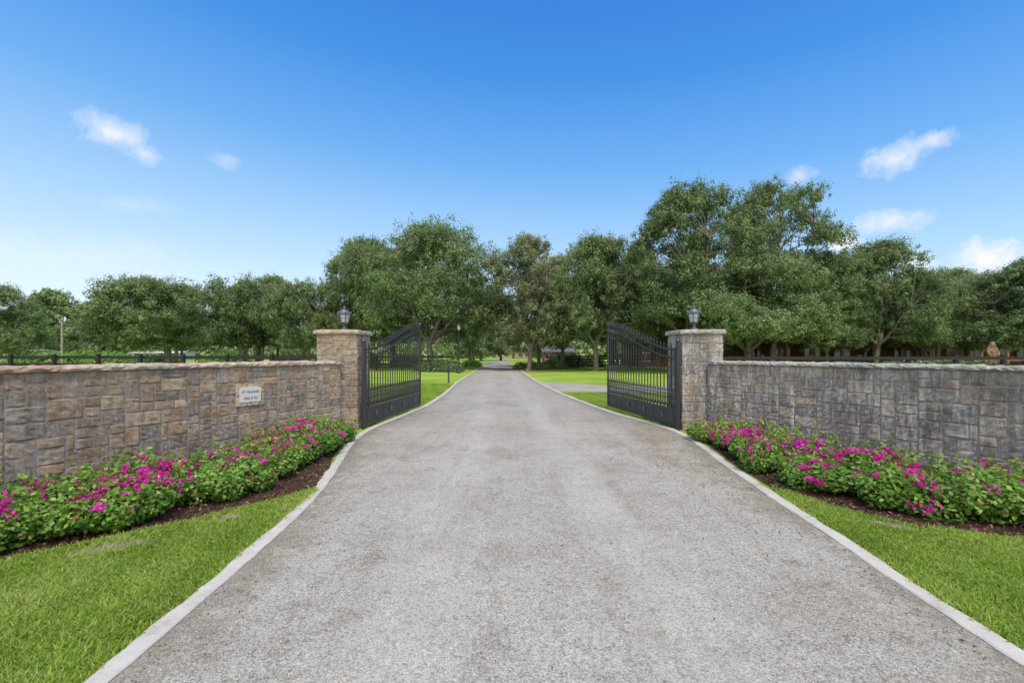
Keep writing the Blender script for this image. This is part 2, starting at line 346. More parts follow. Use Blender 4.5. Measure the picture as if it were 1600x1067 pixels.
def scatter(name,poly,n,size,mat,z,label,cat,dens=None):
    P=np.array(poly);lo=P.min(0);hi=P.max(0); Q=R.uniform(lo,hi,size=(n,2)); Q=Q[inpoly(Q,poly)]
    if dens is not None: Q=Q[R.random(len(Q))<dens(Q)]
    n=len(Q); C=np.c_[Q,z+R.random(n)*size*0.5]; Nn=np.c_[R.normal(0,.5,n),R.normal(0,.5,n),np.ones(n)]
    mm=leaf_mesh(name,C,Nn,size*R.uniform(.5,1.4,n),R.random(n),mat,0.4)
    obj(name,mm,kind='stuff',label=label,category=cat)
scatter('bark_mulch',mulL,26000,0.02,M_chip,0.016,'dark brown bark mulch under the flowering shrubs','mulch')
scatter('bark_mulch',mulR,26000,0.02,M_chip,0.016,'dark brown bark mulch under the flowering shrubs','mulch')
scatter('fallen_petals',mulL,700,0.015,M_flower,0.03,'fallen magenta petals lying on the bark mulch','petals')
scatter('fallen_petals',mulR,700,0.015,M_flower,0.03,'fallen magenta petals lying on the bark mulch','petals')
def ddens(Q):
    l=RL(Q[:,1]);r=RR(Q[:,1]); e=np.exp(-((r-Q[:,0])/0.35)**2)*.6+np.exp(-((Q[:,0]-l)/0.25)**2)*.5
    e+=np.exp(-((Q[:,0]-2.5)/0.6)**2-((Q[:,1]-7.2)/2.2)**2)*.9
    pat=np.sin(Q[:,0]*7+Q[:,1]*3)*np.sin(Q[:,1]*5-Q[:,0]*2)*.5+.5
    return np.clip(e*pat+0.005,0,1)
roadpoly=offs(RL,0.03,[1.5,3,4.5,6,8,10,12])+offs(RR,-0.03,[12,10,8,6.4,4.6,3.2,1.5])
scatter('leaf_litter',roadpoly,52000,0.011,M_debris,0.012,'brown leaf litter collected along the driveway edges','leaf litter',ddens)

# ---------------------------------------------------------------- stone walls
PAL=[(0.36,0.30,0.24),(0.32,0.275,0.235),(0.30,0.275,0.26),(0.26,0.24,0.225),(0.38,0.32,0.26),(0.35,0.28,0.215),(0.23,0.21,0.20),(0.33,0.305,0.285),(0.40,0.35,0.29),(0.30,0.25,0.21)]
def ashlar(Lm,Hm,rr,ux=0.095,uz=0.069):
    nx=max(2,round(Lm/ux)); nz=max(2,round(Hm/uz)); occ=np.zeros((nx,nz),bool); out=[]
    for k in range(nz):
        for i in range(nx):
            if occ[i,k]: continue
            w=rr.choice([2,3,3,4,4,5]); h=rr.choice([2,2,3,3,4])
            ww=0
            while ww<w and i+ww<nx and not occ[i+ww,k]: ww+=1
            if i+ww==nx-1 and not occ[nx-1,k]: ww+=1
            h=min(h,nz-k)
            if nz-k-h==1: h+=1
            ok=h
            for q in range(h):
                if occ[i:i+ww,k+q].any(): ok=q; break
            h=max(1,ok); occ[i:i+ww,k:k+h]=True
            out.append((i*Lm/nx,(i+ww)*Lm/nx,k*Hm/nz,(k+h)*Hm/nz))
    return out
def stones(name,faces,mat,rr,H):
    V=[];Fs=[];C=[]
    for fn,Lm in faces:
        for s0,s1,z0,z1 in ashlar(Lm,H,rr):
            g=rr.uniform(.001,.005); s0+=g;s1-=g;z0+=g;z1-=g
            e=0.018
            ns=max(3,int((s1-s0)/0.05)+1); nz=max(3,int((z1-z0)/0.05)+1)
            S=[s0]+list(np.linspace(s0+e,s1-e,ns))+[s1]; Z=[z0]+list(np.linspace(z0+e,z1-e,nz))+[z1]
            off=rr.uniform(-0.003,0.006); tx=rr.uniform(-.03,.03);tz=rr.uniform(-.03,.03); o=len(V)
            ex=rr.uniform(0.006,.016); tl=rr.uniform(-.035,.035); ts=rr.uniform(-.035,.035); cs,cz=(s0+s1)/2,(z0+z1)/2
            for a,sv in enumerate(S):
                for b,zv in enumerate(Z):
                    border=a==0 or b==0 or a==len(S)-1 or b==len(Z)-1
                    ca_=(a in(0,len(S)-1)) and (b in(0,len(Z)-1))
                    d=-0.009 if border else off+rr.uniform(-.007,.007)+tx*(sv-cs)+tz*(zv-cz)
                    k=(1-ex/max(s1-s0,.05)*2) if ca_ else 1; k2=(1-ex/max(z1-z0,.05)*2) if ca_ else 1
                    sv2=cs+(sv-cs)*k+tl*(zv-cz)*.5; zv2=cz+(zv-cz)*k2+ts*(sv-cs)*.4
                    V.append(fn(sv2+(rr.uniform(-.005,.005)),min(H,max(0,zv2+rr.uniform(-.005,.005))),d))
            c=rr.choice(PAL); j=rr.uniform(.85,1.15); c=[min(.6,q*j) for q in c]
            for a in range(len(S)-1):
                for b in range(len(Z)-1):
                    q=o+a*len(Z)+b; Fs.append((q,q+len(Z),q+len(Z)+1,q+1)); C.append((*c,1))
    m=bpy.data.meshes.new(name); m.from_pydata(V,[],Fs); m.update(); m.materials.append(mat)
    at=m.attributes.new('stonecol','FLOAT_COLOR','FACE'); at.data.foreach_set('color',np.array(C,dtype=np.float32).ravel())
    return m
class Path:
    def __init__(s,pts,flip=1):
        P=[np.array(p,float) for p in pts]
        out=[]
        n=len(P)
        for i in range(n-1):
            p0=P[max(i-1,0)];p1=P[i];p2=P[i+1];p3=P[min(i+2,n-1)]
            for t in np.linspace(0,1,20,endpoint=False):
                out.append(0.5*((2*p1)+(-p0+p2)*t+(2*p0-5*p1+4*p2-p3)*t*t+(-p0+3*p1-3*p2+p3)*t**3))
        out.append(P[-1]); s.P=np.array(out); d=np.linalg.norm(np.diff(s.P,axis=0),axis=1); s.S=np.r_[0,np.cumsum(d)]; s.L=s.S[-1]; s.flip=flip
    def at(s,q):
        x=np.interp(q,s.S,s.P[:,0]);y=np.interp(q,s.S,s.P[:,1])
        x2=np.interp(min(q+.05,s.L),s.S,s.P[:,0]);y2=np.interp(min(q+.05,s.L),s.S,s.P[:,1])
        x1=np.interp(max(q-.05,0),s.S,s.P[:,0]);y1=np.interp(max(q-.05,0),s.S,s.P[:,1])
        t=np.array([x2-x1,y2-y1]);t/=np.linalg.norm(t); n=np.array([t[1],-t[0]])*s.flip
        return x,y,n,t
    def map(s,q,z,d):
        x,y,n,t=s.at(q); return (float(x+n[0]*d),float(y+n[1]*d),float(z))
def stone_wall(pts,flip,mat,label,seed,H=1.465):
    rr=random.Random(seed); p=Path(pts,flip); TH=0.36
    root=obj('stone_wall',None,(0,0,0),label=label,category='wall',group='stone entrance walls')
    sm=stones('stonework',[(p.map,p.L)],mat,rr,H)
    if flip<0: sm.flip_normals()
    obj('stonework',sm,parent=root)
    mb=MB(); qs=np.linspace(0,p.L,60); vs=[];fs=[]
    for q in qs: vs+=[p.map(q,0,-0.006),p.map(q,H,-0.006),p.map(q,H,-TH),p.map(q,0,-TH)]
    for i in range(59):
        for k in range(4):
            a=i*4+k;b=i*4+(k+1)%4; fs.append((a,b,b+4,a+4))
    fs+= [(0,1,2,3),(239,238,237,236)]
    mb.add(vs,fs); obj('wall_core',mb.mesh('wall_core',M_mortar),parent=root)
    V=[];Fs=[];C=[]; q=0.0
    while q<p.L-0.05:
        ln=rr.uniform(0.3,0.8); q1=min(q+ln,p.L); c=[k*rr.uniform(.88,1.12) for k in rr.choice([(0.46,0.42,0.37),(0.43,0.39,0.345),(0.49,0.45,0.40)])]
        prof=[(-TH-0.03,H+0.002),(-TH-0.035,H+0.04),(-TH+0.0,H+0.078),(-0.2,H+0.088),(-0.02,H+0.083),(0.028,H+0.07),(0.045,H+0.04),(0.035,H+0.01),(0.015,H+0.001)]
        ks=np.linspace(q+0.001,q1-0.001,max(4,int(ln/0.05))); o=len(V); dz=rr.uniform(-.007,.007)
        for a,qq in enumerate(ks):
            for (d,z) in prof:
                e=1 if 0<a<len(ks)-1 else 0
                V.append(p.map(qq,z+(rr.uniform(-.009,.009)+dz)*(z>H+.02)-(1-e)*.005,d+rr.uniform(-.014,.012)-(1-e)*.004*(1 if d>-.2 else -1)))
        npf=len(prof)
        for a in range(len(ks)-1):
            for b in range(npf):
                b2=(b+1)%npf; u=o+a*npf+b; w=o+a*npf+b2; Fs.append((u,w,w+npf,u+npf)); C.append((*c,1))
        Fs.append(tuple(o+b for b in range(npf))); C.append((*c,1)); Fs.append(tuple(o+(len(ks)-1)*npf+b for b in reversed(range(npf)))); C.append((*c,1))
        q=q1
    m=bpy.data.meshes.new('coping'); m.from_pydata(V,[],Fs); m.update(); m.materials.append(mat)
    at=m.attributes.new('stonecol','FLOAT_COLOR','FACE'); at.data.foreach_set('color',np.array(C,dtype=np.float32).ravel())
    obj('coping',m,parent=root)
    return p,root
pl,wl=stone_wall([(-3.82,10.15),(-4.95,8.0),(-6.1,5.4),(-6.9,3.2),(-7.4,1.2)],-1,M_stoneL,'warm brown and grey fieldstone wall with a small address plaque',3)
pr,wr=stone_wall([(4.32,10.05),(5.5,8.15),(6.75,5.95),(7.9,3.6),(8.7,1.2)],1,M_stoneR,'grey fieldstone wall with pale mineral streaks below the coping',5)

def pillar(cx,cy,w,mat,label,seed,H=2.14,rz=0.0):
    rr=random.Random(seed)
    root=obj('stone_pillar',None,(cx,cy,0),rz,label=label,category='pillar',group='stone gate pillars')
    h=w/2; fcs=[]
    for ax in range(4):
        a=ax*math.pi/2
        def fn(s,z,d,a=a):
            x=s-h; y=-(h+d); return (x*math.cos(a)-y*math.sin(a),x*math.sin(a)+y*math.cos(a),z)
        fcs.append((fn,w))
    obj('stonework',stones('stonework',fcs,mat,rr,H),parent=root)
    mb=MB(); mb.box((0,0,H/2),(w-0.012,w-0.012,H)); obj('pillar_core',mb.mesh('pillar_core',M_mortar),parent=root)
    V=[];Fs=[];n=14; c=(0.42,0.38,0.335)
    g=h+0.05
    per=[]
    for a in range(4):
        for t in np.linspace(-1,1,n,endpoint=False):
            x,y=t*g,-g; an=a*math.pi/2; per.append((x*math.cos(an)-y*math.sin(an),x*math.sin(an)+y*math.cos(an)))
    lev=[(0.94,0.002),(0.99,0.012),(1.0,0.05),(0.99,0.08),(0.95,0.10),(0.6,0.115),(0.2,0.12)]
    for k,z in lev:
        for x,y in per: 
            j=rr.uniform(-.01,.01); V.append((x*k+j,y*k+rr.uniform(-.01,.01),H+z+(rr.uniform(-.006,.006) if z>.01 else 0)))
    m4=len(per)
    for i in range(len(lev)-1):
        for k in range(m4): k2=(k+1)%m4; Fs.append((i*m4+k,i*m4+k2,(i+1)*m4+k2,(i+1)*m4+k))
    Fs.append(tuple((len(lev)-1)*m4+k for k in range(m4))); Fs.append(tuple(reversed(range(m4))))
    m=bpy.data.meshes.new('cap'); m.from_pydata(V,[],Fs); m.update(); m.materials.append(mat)
    at=m.attributes.new('stonecol','FLOAT_COLOR','FACE'); at.data.foreach_set('color',np.tile(np.array([*c,1],dtype=np.float32),len(Fs)))
    obj('cap',m,parent=root)
    return root
pillar(-3.94,10.7,0.92,M_stoneL,'square fieldstone gate pillar with stone cap and lantern on top',21)
pillar(4.25,10.6,0.92,M_stoneR,'square fieldstone gate pillar streaked grey with stone cap',22)

# lantern
M_lglass=simple('frosted_lantern_glass',(0.50,0.54,0.58),0.15,12,0.2,0.05,0.6)
def lantern(loc):
    root=obj('lantern',None,loc,label='dark cast iron lantern standing on the stone pillar cap',category='lantern',group='pillar lanterns'); root.scale=(1.12,1.12,1.0)
    mb=MB(); mb.lathe([(0.085,0),(0.085,0.02),(0.05,0.035),(0.03,0.06),(0.028,0.09),(0.045,0.105),(0.03,0.12),(0.05,0.14),(0.085,0.165),(0.09,0.18)],12)
    obj('lantern_base',mb.mesh('lantern_base',M_lant),parent=root)
    mb=MB(); mb.lathe([(0.075,0.181),(0.115,0.36)],6); obj('lantern_glass',mb.mesh('lantern_glass',M_lglass),parent=root)
    mb=MB()
    for k in range(6):
        a=k*math.pi/3; mb.tube([(0.082*math.cos(a),0.082*math.sin(a),0.175),(0.124*math.cos(a),0.124*math.sin(a),0.365)],0.01,5)
        b=a+math.pi/3
        for f in(0.5,):
            r=0.08+0.042*f; z=.178+.187*f
            mb.tube([(r*math.cos(a),r*math.sin(a),z),(r*math.cos(b),r*math.sin(b),z)],0.005,4)
        mb.lathe([(0.012,0),(0.018,0.02),(0.004,0.05)],6,(0.135*math.cos(a),0.135*math.sin(a),0.385))
    obj('lantern_frame',mb.mesh('lantern_frame',M_lant),parent=root)
    mb=MB(); mb.lathe([(0.125,0.361),(0.145,0.375),(0.14,0.392),(0.105,0.42),(0.085,0.455),(0.05,0.48),(0.025,0.49),(0.035,0.51),(0.03,0.53),(0.012,0.545),(0.004,0.585)],12)
    obj('lantern_roof',mb.mesh('lantern_roof',M_lant),parent=root)
lantern((-3.92,10.65,2.258)); lantern((4.2,10.5,2.258))

# ---------------------------------------------------------------- plaque
def plaque():
    x=389; best=min(np.linspace(0,pl.L,400),key=lambda q:abs(800+F*pl.at(q)[0]/pl.at(q)[1]-x))
    X,Y,n,t=pl.at(best); Z=PZ(616,Y)
    ang=math.atan2(n[1],n[0])+math.pi/2
    root=obj('address_plaque',None,(X+n[0]*0.010,Y+n[1]*0.010,Z),ang,label='white address plaque with mosaic tile border on the stone wall',category='sign')
    mb=MB(); mb.box((0,-0.008,0),(0.52,0.022,0.40)); 
    m,nt=newmat('mosaic_tile'); v=objc(nt); vo=N(nt,'ShaderNodeTexVoronoi'); vo.inputs['Scale'].default_value=22; L(nt,v,vo.inputs['Vector'])
    sp=N(nt,'ShaderNodeSeparateColor'); L(nt,vo.outputs['Color'],sp.inputs[0])
    r=ramp(nt,[(0,(0.44,0.35,0.25)),(0.3,(0.50,0.43,0.33)),(0.55,(0.40,0.19,0.07)),(0.68,(0.52,0.46,0.37)),(0.90,(0.22,0.22,0.24))],'CONSTANT'); L(nt,sp.outputs[0],r.inputs[0]); finish(nt,r.outputs[0],0.7)
    obj('mosaic_border',mb.mesh('mosaic_border',m),parent=root)
    mb=MB(); mb.box((0,-0.023,0),(0.40,0.010,0.27)); obj('panel',mb.mesh('panel',simple('glazed_cream_tile',(0.66,0.65,0.61),0.5,6,0.05,0.02)),parent=root)
    ink=simple('blue_grey_ink',(0.16,0.19,0.24),0.6,5,0.1,0.0)
    for txt,z,s in(("A² Hacienda",0.03,0.076),("2666 B Rd",-0.085,0.072)):
        cu=bpy.data.curves.new('lettering','FONT'); cu.body=txt; cu.size=s; cu.shear=0.25; cu.align_x='CENTER'; cu.extrude=0.001; cu.offset=0.0004
        to=bpy.data.objects.new('t',cu); COL.objects.link(to); bpy.context.view_layer.update()
        me=bpy.data.meshes.new_from_object(to.evaluated_get(bpy.context.evaluated_depsgraph_get())); bpy.data.objects.remove(to)
        me.materials.clear(); me.materials.append(ink); me.name='lettering'
        me.transform(Matrix.Translation((0,-0.0305,z))@Matrix.Rotation(math.pi/2,4,'X')@Matrix.Diagonal((.88,1,1,1)))
        obj('lettering',me,parent=root)
plaque()

# ---------------------------------------------------------------- gates
def gate(hinge,free,label):
    dx,dy=free[0]-hinge[0],free[1]-hinge[1]; Lg=math.hypot(dx,dy); rz=math.atan2(dy,dx)
    root=obj('iron_gate',None,(hinge[0],hinge[1],0),rz,label=label,category='gate',group='driveway gates')
    def top(s):
        t=max(0,min(1,(s/Lg-0.04)/0.92)); t2=t*t*(3-2*t); return 1.80+0.76*(.75*t2+.25*t)
    mb=MB()
    mb.box((0.0,0,0.98),(0.07,0.07,1.96)); mb.box((0.10,0,0.965),(0.04,0.035,1.77)); mb.box((Lg,0,1.35),(0.05,0.045,2.52))
    mb.lathe([(0.04,0),(0.055,0.03),(0.02,0.08),(0.003,0.11)],8,(0,0,1.96)); mb.lathe([(0.03,0),(0.045,0.03),(0.015,0.08),(0.003,0.12)],8,(Lg,0,2.61))
    ns=40; ss=np.linspace(0.122,Lg-0.026,ns)
    for off,h in((0,0.045),(-0.19,0.03)):
        vs=[];fs=[]
        for s in ss:
            z=top(s)+off; vs+=[(s,-.017,z-h/2),(s,.017,z-h/2),(s,.017,z+h/2),(s,-.017,z+h/2)]
        for i in range(ns-1):
            for k in range(4): k2=(k+1)%4; fs.append((i*4+k,i*4+k2,i*4+4+k2,i*4+4+k))
        mb.add(vs,fs)
    for z,h in((0.10,0.045),(0.45,0.04)): mb.box(((Lg+.10)/2,0,z),(Lg-0.15,0.035,h))
    mb.box(((Lg+.10)/2,0,0.78),(Lg-0.15,0.016,0.016))
    for z in(0.35,1.5): mb.box((0.057,0,z),(0.045,0.065,0.10))
    obj('gate_frame',mb.mesh('gate_frame',M_iron),parent=root)
    mb=MB(); mb.box(((Lg+.10)/2,0,0.276),(Lg-0.16,0.012,0.305)); 
    n=4
    w=(Lg-0.3)/n
    for i in range(n+1): mb.box((0.19+i*w,0,0.276),(0.03,0.025,0.304))
    obj('kick_panel',mb.mesh('kick_panel',M_iron),parent=root)
    mb=MB()
    mb.lathe([(.02,-.024),(.03,-.01),(.03,.01),(.02,.024)],8)
    mb.v=[(x,z,y) for x,y,z in mb.v]
    for sd in(-1,1):
        for k in range(6):
            an=k*math.pi/3; mb.tube([(0,sd*.012,0),(.045*math.cos(an),sd*.022,.045*math.sin(an)),(.085*math.cos(an),sd*.01,.085*math.sin(an))],[.012,.016,.002],5)
    rm=mb.mesh('rosette',M_lant)
    for i in range(n): obj('rosette',rm,(0.19+(i+.5)*w,0,.276),parent=root)
    mb=MB(); npk=int((Lg-0.2)/0.165); 
    for i in range(1,npk):
        s=0.122+i*(Lg-0.147)/npk; z=top(s)+0.06
        mb.box((s,0,(z+0.475)/2),(0.021,0.021,z-0.475))
        mb.lathe([(0.012,0),(0.024,0.025),(0.011,0.065),(0.001,0.11)],4,(s,0,z)); mb.lathe([(0.018,0),(0.018,0.018)],6,(s,0,z-.012))
    obj('pickets',mb.mesh('pickets',M_iron),parent=root)
    mb=MB()
    for i in range(npk):
        s=0.122+(i+.5)*(Lg-0.147)/npk
        mb.box((s,0,0.66),(0.012,0.012,0.34)); mb.lathe([(0.008,0),(0.022,0.03),(0.01,0.08),(0.001,0.11)],4,(s,0,0.83))
        for sd in(-1,1):
            pts=[]
            for k in range(13):
                an=k/12*1.6*math.pi; r=0.038*(1-k/16); pts.append((s+sd*(0.042-r*math.cos(an)),0,0.68+r*math.sin(an)*1.3))
            mb.tube(pts,0.008,5)
            mb.tube([(s+sd*.004,0,.68),(s+sd*.018,0,.58),(s+sd*.05,0,.49)],.008,5)
    obj('scrollwork',mb.mesh('scrollwork',M_iron),parent=root)
gate((-3.36,10.3),(-2.93,14.5),'black wrought iron gate swung open on the lamp post side')
gate((3.70,10.15),(3.03,14.35),'black wrought iron gate swung open in front of the oak lawn')

# ---------------------------------------------------------------- flowering shrubs
def shrub_variant(seed,r,h,nl,nf,mat_f):
    g=np.random.default_rng(seed); 
    lob=[(g.uniform(-.6,.6)*r,g.uniform(-.6,.6)*r,h*g.uniform(.28,.60),r*g.uniform(.34,.56)) for _ in range(9)]
    C=[];Nn=[]
    k=nl//9
    for x,y,z,q in lob:
        d=g.normal(size=(k,3)); d/=np.linalg.norm(d,axis=1,keepdims=True); rad=q*g.uniform(.45,1.15,k)**.6
        c=d*rad[:,None]*np.array([1,1,.85])+np.array([x,y,z]); C.append(c); Nn.append(d+g.normal(0,.55,(k,3))+[0,0,.5])
    for _ in range(20):
        a=g.uniform(0,6.28); rr=g.uniform(.1,.95)*r; x,y=rr*math.cos(a),rr*math.sin(a); z=h*g.uniform(.6,.95); q=14
        t=np.linspace(0,1,q); ln=g.uniform(.08,.22)
        c=np.c_[x+math.cos(a)*ln*t*.6,y+math.sin(a)*ln*t*.6,z+ln*t]+g.normal(0,.018,(q,3)); C.append(c); Nn.append(g.normal(size=(q,3))+[0,0,.6])
    C=np.concatenate(C);Nn=np.concatenate(Nn); keep=C[:,2]>0.015; C=C[keep];Nn=Nn[keep]
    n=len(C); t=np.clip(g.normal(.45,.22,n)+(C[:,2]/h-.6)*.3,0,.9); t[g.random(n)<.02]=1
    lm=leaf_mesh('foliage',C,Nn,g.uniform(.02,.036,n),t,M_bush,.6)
    FC=[];FN=[];ft=[]
    out=[]
    tries=0
    foc=[g.uniform(-.8,.8,2) for _ in range(4)]
    while len(out)<nf and tries<16000:
        tries+=1
        x,y,z,q=lob[g.integers(9)]; d=g.normal(size=3); d/=np.linalg.norm(d)
        if d[2]<.1: continue
        p=np.array([x,y,z])+d*q*np.array([1,1,.85])*g.uniform(1.0,1.25)
        if any(np.linalg.norm((p-np.array(l[:3]))/np.array([1,1,.85]))<l[3]*.97 for l in lob): continue
        pn=p[:2]/r
        if min(np.linalg.norm(pn-f) for f in foc)>.34 and g.random()<.9: continue
        out.append((p,d))
    for p,d in out:
        kk=g.integers(8,28); sp=g.uniform(.015,.045)
        FC.append(p+g.normal(0,1,(kk,3))*sp*[1,1,.7]); FN.append(d+g.normal(0,.8,(kk,3))); ft.append(np.clip(g.normal(g.uniform(.25,.75),.2,kk),0,1))
    fm=leaf_mesh('blossoms',np.concatenate(FC),np.concatenate(FN),g.uniform(.014,.025,sum(map(len,FC))),np.concatenate(ft),mat_f,.75)
    mb=MB()
    for _ in range(9):
        a=g.uniform(0,6.28); b=g.uniform(.3,.8)*r
        mb.tube([(0.05*math.cos(a),0.05*math.sin(a),0),(b*.5*math.cos(a),b*.5*math.sin(a),h*.4),(b*math.cos(a),b*math.sin(a),h*.8)],[.012,.009,.004],5)
    return lm,fm,mb.mesh('stems',M_stem)
svar=[shrub_variant(100+i,.47,.43,4400,nf,mf) for i,(nf,mf) in enumerate([(20,M_flower),(44,M_flower),(8,M_flower),(80,M_flower),(78,M_flower2),(56,M_flower2)])]
def shrub_at(x,y,v,rz,s,label):
    o=obj('bougainvillea_shrub',None,(x,y,0.01),rz,label=label,category='flowering shrub',group='bougainvillea shrubs along the stone walls'); o.scale=s
    obj('foliage',svar[v][0],parent=o);obj('blossoms',svar[v][1],parent=o);obj('stems',svar[v][2],parent=o)
labs={0:'green bougainvillea shrub with scattered magenta blossoms in mulch',1:'bougainvillea shrub with magenta blossoms in the mulch bed',2:'mostly green leafy bougainvillea shrub with few blossoms',3:'bougainvillea shrub densely covered in magenta blossoms',4:'bougainvillea shrub with purple-magenta blossoms on top',5:'bougainvillea shrub with purple-magenta blossoms on top'}
rr=random.Random(4)
for pts,vs,zs in(
  ([(-3.60,9.0),(-3.40,8.1),(-3.35,6.9),(-3.48,5.6),(-3.86,4.62),(-4.5,3.8),(-5.4,3.0)],[0,2,1,0,2,0,2,0,2,1,0,2,1,0,0,1],.86),
  ([(-3.92,8.7),(-3.92,7.6),(-4.0,6.2),(-4.25,5.2),(-4.8,4.3),(-5.6,3.4)],[1,3,1,3,1,5,3,1,3,0,3,5,3,1,5,3],1.0),
  ([(3.98,9.0),(3.88,8.1),(3.78,6.8),(3.90,5.75),(4.35,4.95),(5.15,4.48),(6.2,4.05)],[0,1,0,1,0,2,2,0,2,0,2,0,1,0,2,0],.86),
  ([(4.3,8.6),(4.25,7.6),(4.3,6.4),(4.68,5.6),(5.4,5.05),(6.4,4.55)],[3,1,3,1,5,1,3,0,3,1,4,4,5,4,3,5],1.0)):
    P_=Path(pts); n=int(P_.L/0.48)
    for i in range(n+1):
        x,y,nn,t=P_.at(P_.L*i/n); v=vs[i%len(vs)]
        s=rr.uniform(.85,1.12); sz=rr.uniform(.78,1.16)*zs*(1 if y<8 else .88)
        shrub_at(x+rr.uniform(-.08,.08),y+rr.uniform(-.06,.06),v,rr.uniform(0,6.28),(s,s,sz),labs[v])

# ---------------------------------------------------------------- trees
def bez(a,b,c,n):
    t=np.linspace(0,1,n)[:,None]; return (1-t)**2*a+2*t*(1-t)*b+t*t*c
def tree_variant(seed,H,W,cb,nclump,nleaf,leaf,mat,trunks=1,lean=0.0,crf=0.14,tr=0.32,zc=.38):
    g=np.random.default_rng(seed); ch=H-cb
    cl=[]
    for i in range(nclump):
        h=g.uniform(0.0,1)**1.05; prof=math.sqrt(max(0.03,1-((h-zc)/(1.0-zc+.04))**2)) if h>zc else math.sqrt(max(.1,1-((h-zc)/(zc+.35))**2))
        an=g.uniform(0,6.283); lobe=1+.16*math.sin(3*an+seed)+.12*math.sin(5*an+2*seed+4*h)
        rm=W/2*prof*lobe; rf=g.uniform(.72,1.06) if g.random()<.76 else g.uniform(.1,.7)
        q=W*crf*g.uniform(.38,1.05)*(1 if g.random()<.62 else .5)
        rad=max(0,rm*rf-q*.4)
        z=cb+h*ch-q*.4*h
        cl.append((rad*math.cos(an)+lean*h*W,rad*math.sin(an),max(z,cb+.35*q),q))
    w=np.array([c[3]**1.8 for c in cl]); w/=w.sum(); C=[];Nn=[];T=[]
    for (x,y,z,q),ww in zip(cl,w):
        k=int(nleaf*ww); 
        nt_=max(5,k//24); td=g.normal(size=(nt_,3)); td/=np.linalg.norm(td,axis=1,keepdims=True); td[:,2]=np.where(td[:,2]<-.55,-td[:,2],td[:,2])
        tr_=g.uniform(.3,1.15,nt_); far=g.random(nt_)<.28; tr_[far]=g.uniform(1.1,1.8,far.sum())
        tp=td*(q*tr_)[:,None]*np.array([1,1,.76]); tp[far,2]-=q*g.uniform(0,.3,far.sum())
        idx=g.integers(0,nt_,k); d=g.normal(size=(k,3)); 
        c=tp[idx]+d*(q*.06+.13)*np.array([1,1,.9])
        C.append(c+np.array([x,y,z])); Nn.append(td[idx]*.5+d*.8+np.array([0,0,.45]))
        tt=g.normal(0,.14,nt_)
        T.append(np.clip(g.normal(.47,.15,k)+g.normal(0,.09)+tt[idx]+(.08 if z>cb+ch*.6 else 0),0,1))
    C=np.concatenate(C);Nn=np.concatenate(Nn);T=np.concatenate(T)
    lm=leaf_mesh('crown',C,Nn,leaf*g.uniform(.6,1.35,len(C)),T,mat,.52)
    mb=MB()
    for tk in range(trunks):
        off=np.array([0,0,0.]) if trunks==1 else np.array([g.uniform(-1,1)*W*.1,g.uniform(-1,1)*W*.05,0])
        base=off+np.array([0,0,-.1]); fk=off+np.array([g.uniform(-.3,.3)+lean*1.2,g.uniform(-.3,.3),cb*g.uniform(.6,.95)])
        tp=bez(base,off+np.array([g.uniform(-.25,.25),g.uniform(-.2,.2),cb*.4]),fk,8)
        mb.tube(tp,[tr*1.5,tr*1.12]+[tr*(1-.03*i) for i in range(6)],9)
        limbs=[]
        nl=5 if trunks==1 else 3
        for i in range(nl):
            an=6.283*i/nl+g.uniform(-.4,.4); rf=W*g.uniform(.2,.34); z=cb+ch*g.uniform(.3,.75)
            e=np.array([rf*math.cos(an)+lean*W*.5,rf*math.sin(an),z])+off*.5
            md=fk+(e-fk)*np.array([.55,.55,.35]); pts=bez(fk,md,e,9)+g.normal(0,.08,(9,3)); pts[0]=fk
            mb.tube(pts,list(np.linspace(tr*.62,tr*.16,9)),7); limbs.append(pts)
        LP=np.concatenate([l[2:] for l in limbs])
        for (x,y,z,q) in cl[tk::trunks]:
            c=np.array([x,y,z]); dd=np.linalg.norm(LP-c,axis=1)+np.maximum(0,LP[:,2]-z)*1.5; a=LP[dd.argmin()]
            md=(a+c)/2+np.array([0,0,g.uniform(-.3,.4)]); pts=bez(a,md,c,5); mb.tube(pts,[tr*.2,tr*.16,tr*.12,tr*.08,tr*.03],5)
            if g.random()<.6:
                for _ in range(2):
                    e=c+g.normal(0,1,3)*q*.5; mb.tube([c,(c+e)/2+[0,0,.1],e],[tr*.07,tr*.05,tr*.02],4)
    return lm,mb.mesh('trunk',M_bark,True),H,W
TV={}
TV['A']=tree_variant(1,14,15,3.5,135,125000,.105,M_oak,zc=.32,crf=.13)
TV['B']=tree_variant(2,13,13,3.0,115,105000,.105,M_oak,zc=.38,crf=.13)
TV['C']=tree_variant(3,17,14,3.4,140,115000,.11,M_oak,zc=.42,crf=.115,lean=.03)
TV['D']=tree_variant(4,13,9,2.7,90,54000,.10,M_oak2,zc=.42,crf=.14,tr=.26)
TV['E']=tree_variant(5,10,11,2.7,85,78000,.102,M_oak,trunks=4,tr=.2,zc=.36,crf=.145)
TV['G']=tree_variant(6,10,12,2.9,90,84000,.102,M_oak,zc=.38,crf=.135,lean=-.03)
TV['H']=tree_variant(8,9,9,1.6,52,32000,.16,M_far,zc=.4,crf=.15)
TV['I']=tree_variant(9,17,15,3.8,135,100000,.11,M_oak,zc=.46,crf=.112,lean=-.03,tr=.36)
TL={'A':'broad spreading oak tree with dense dark crown on the lawn','B':'rounded dark green oak tree on the lawn','C':'tall oak tree with uneven billowing crown','D':'sparse pale grey-green tree with visible limbs beside the driveway','E':'low multi-trunk oak tree behind the black fence','G':'wide oak tree with open shaded trunk','H':'small light green tree in the distance','I':'tall open-crowned oak tree standing above the others'}
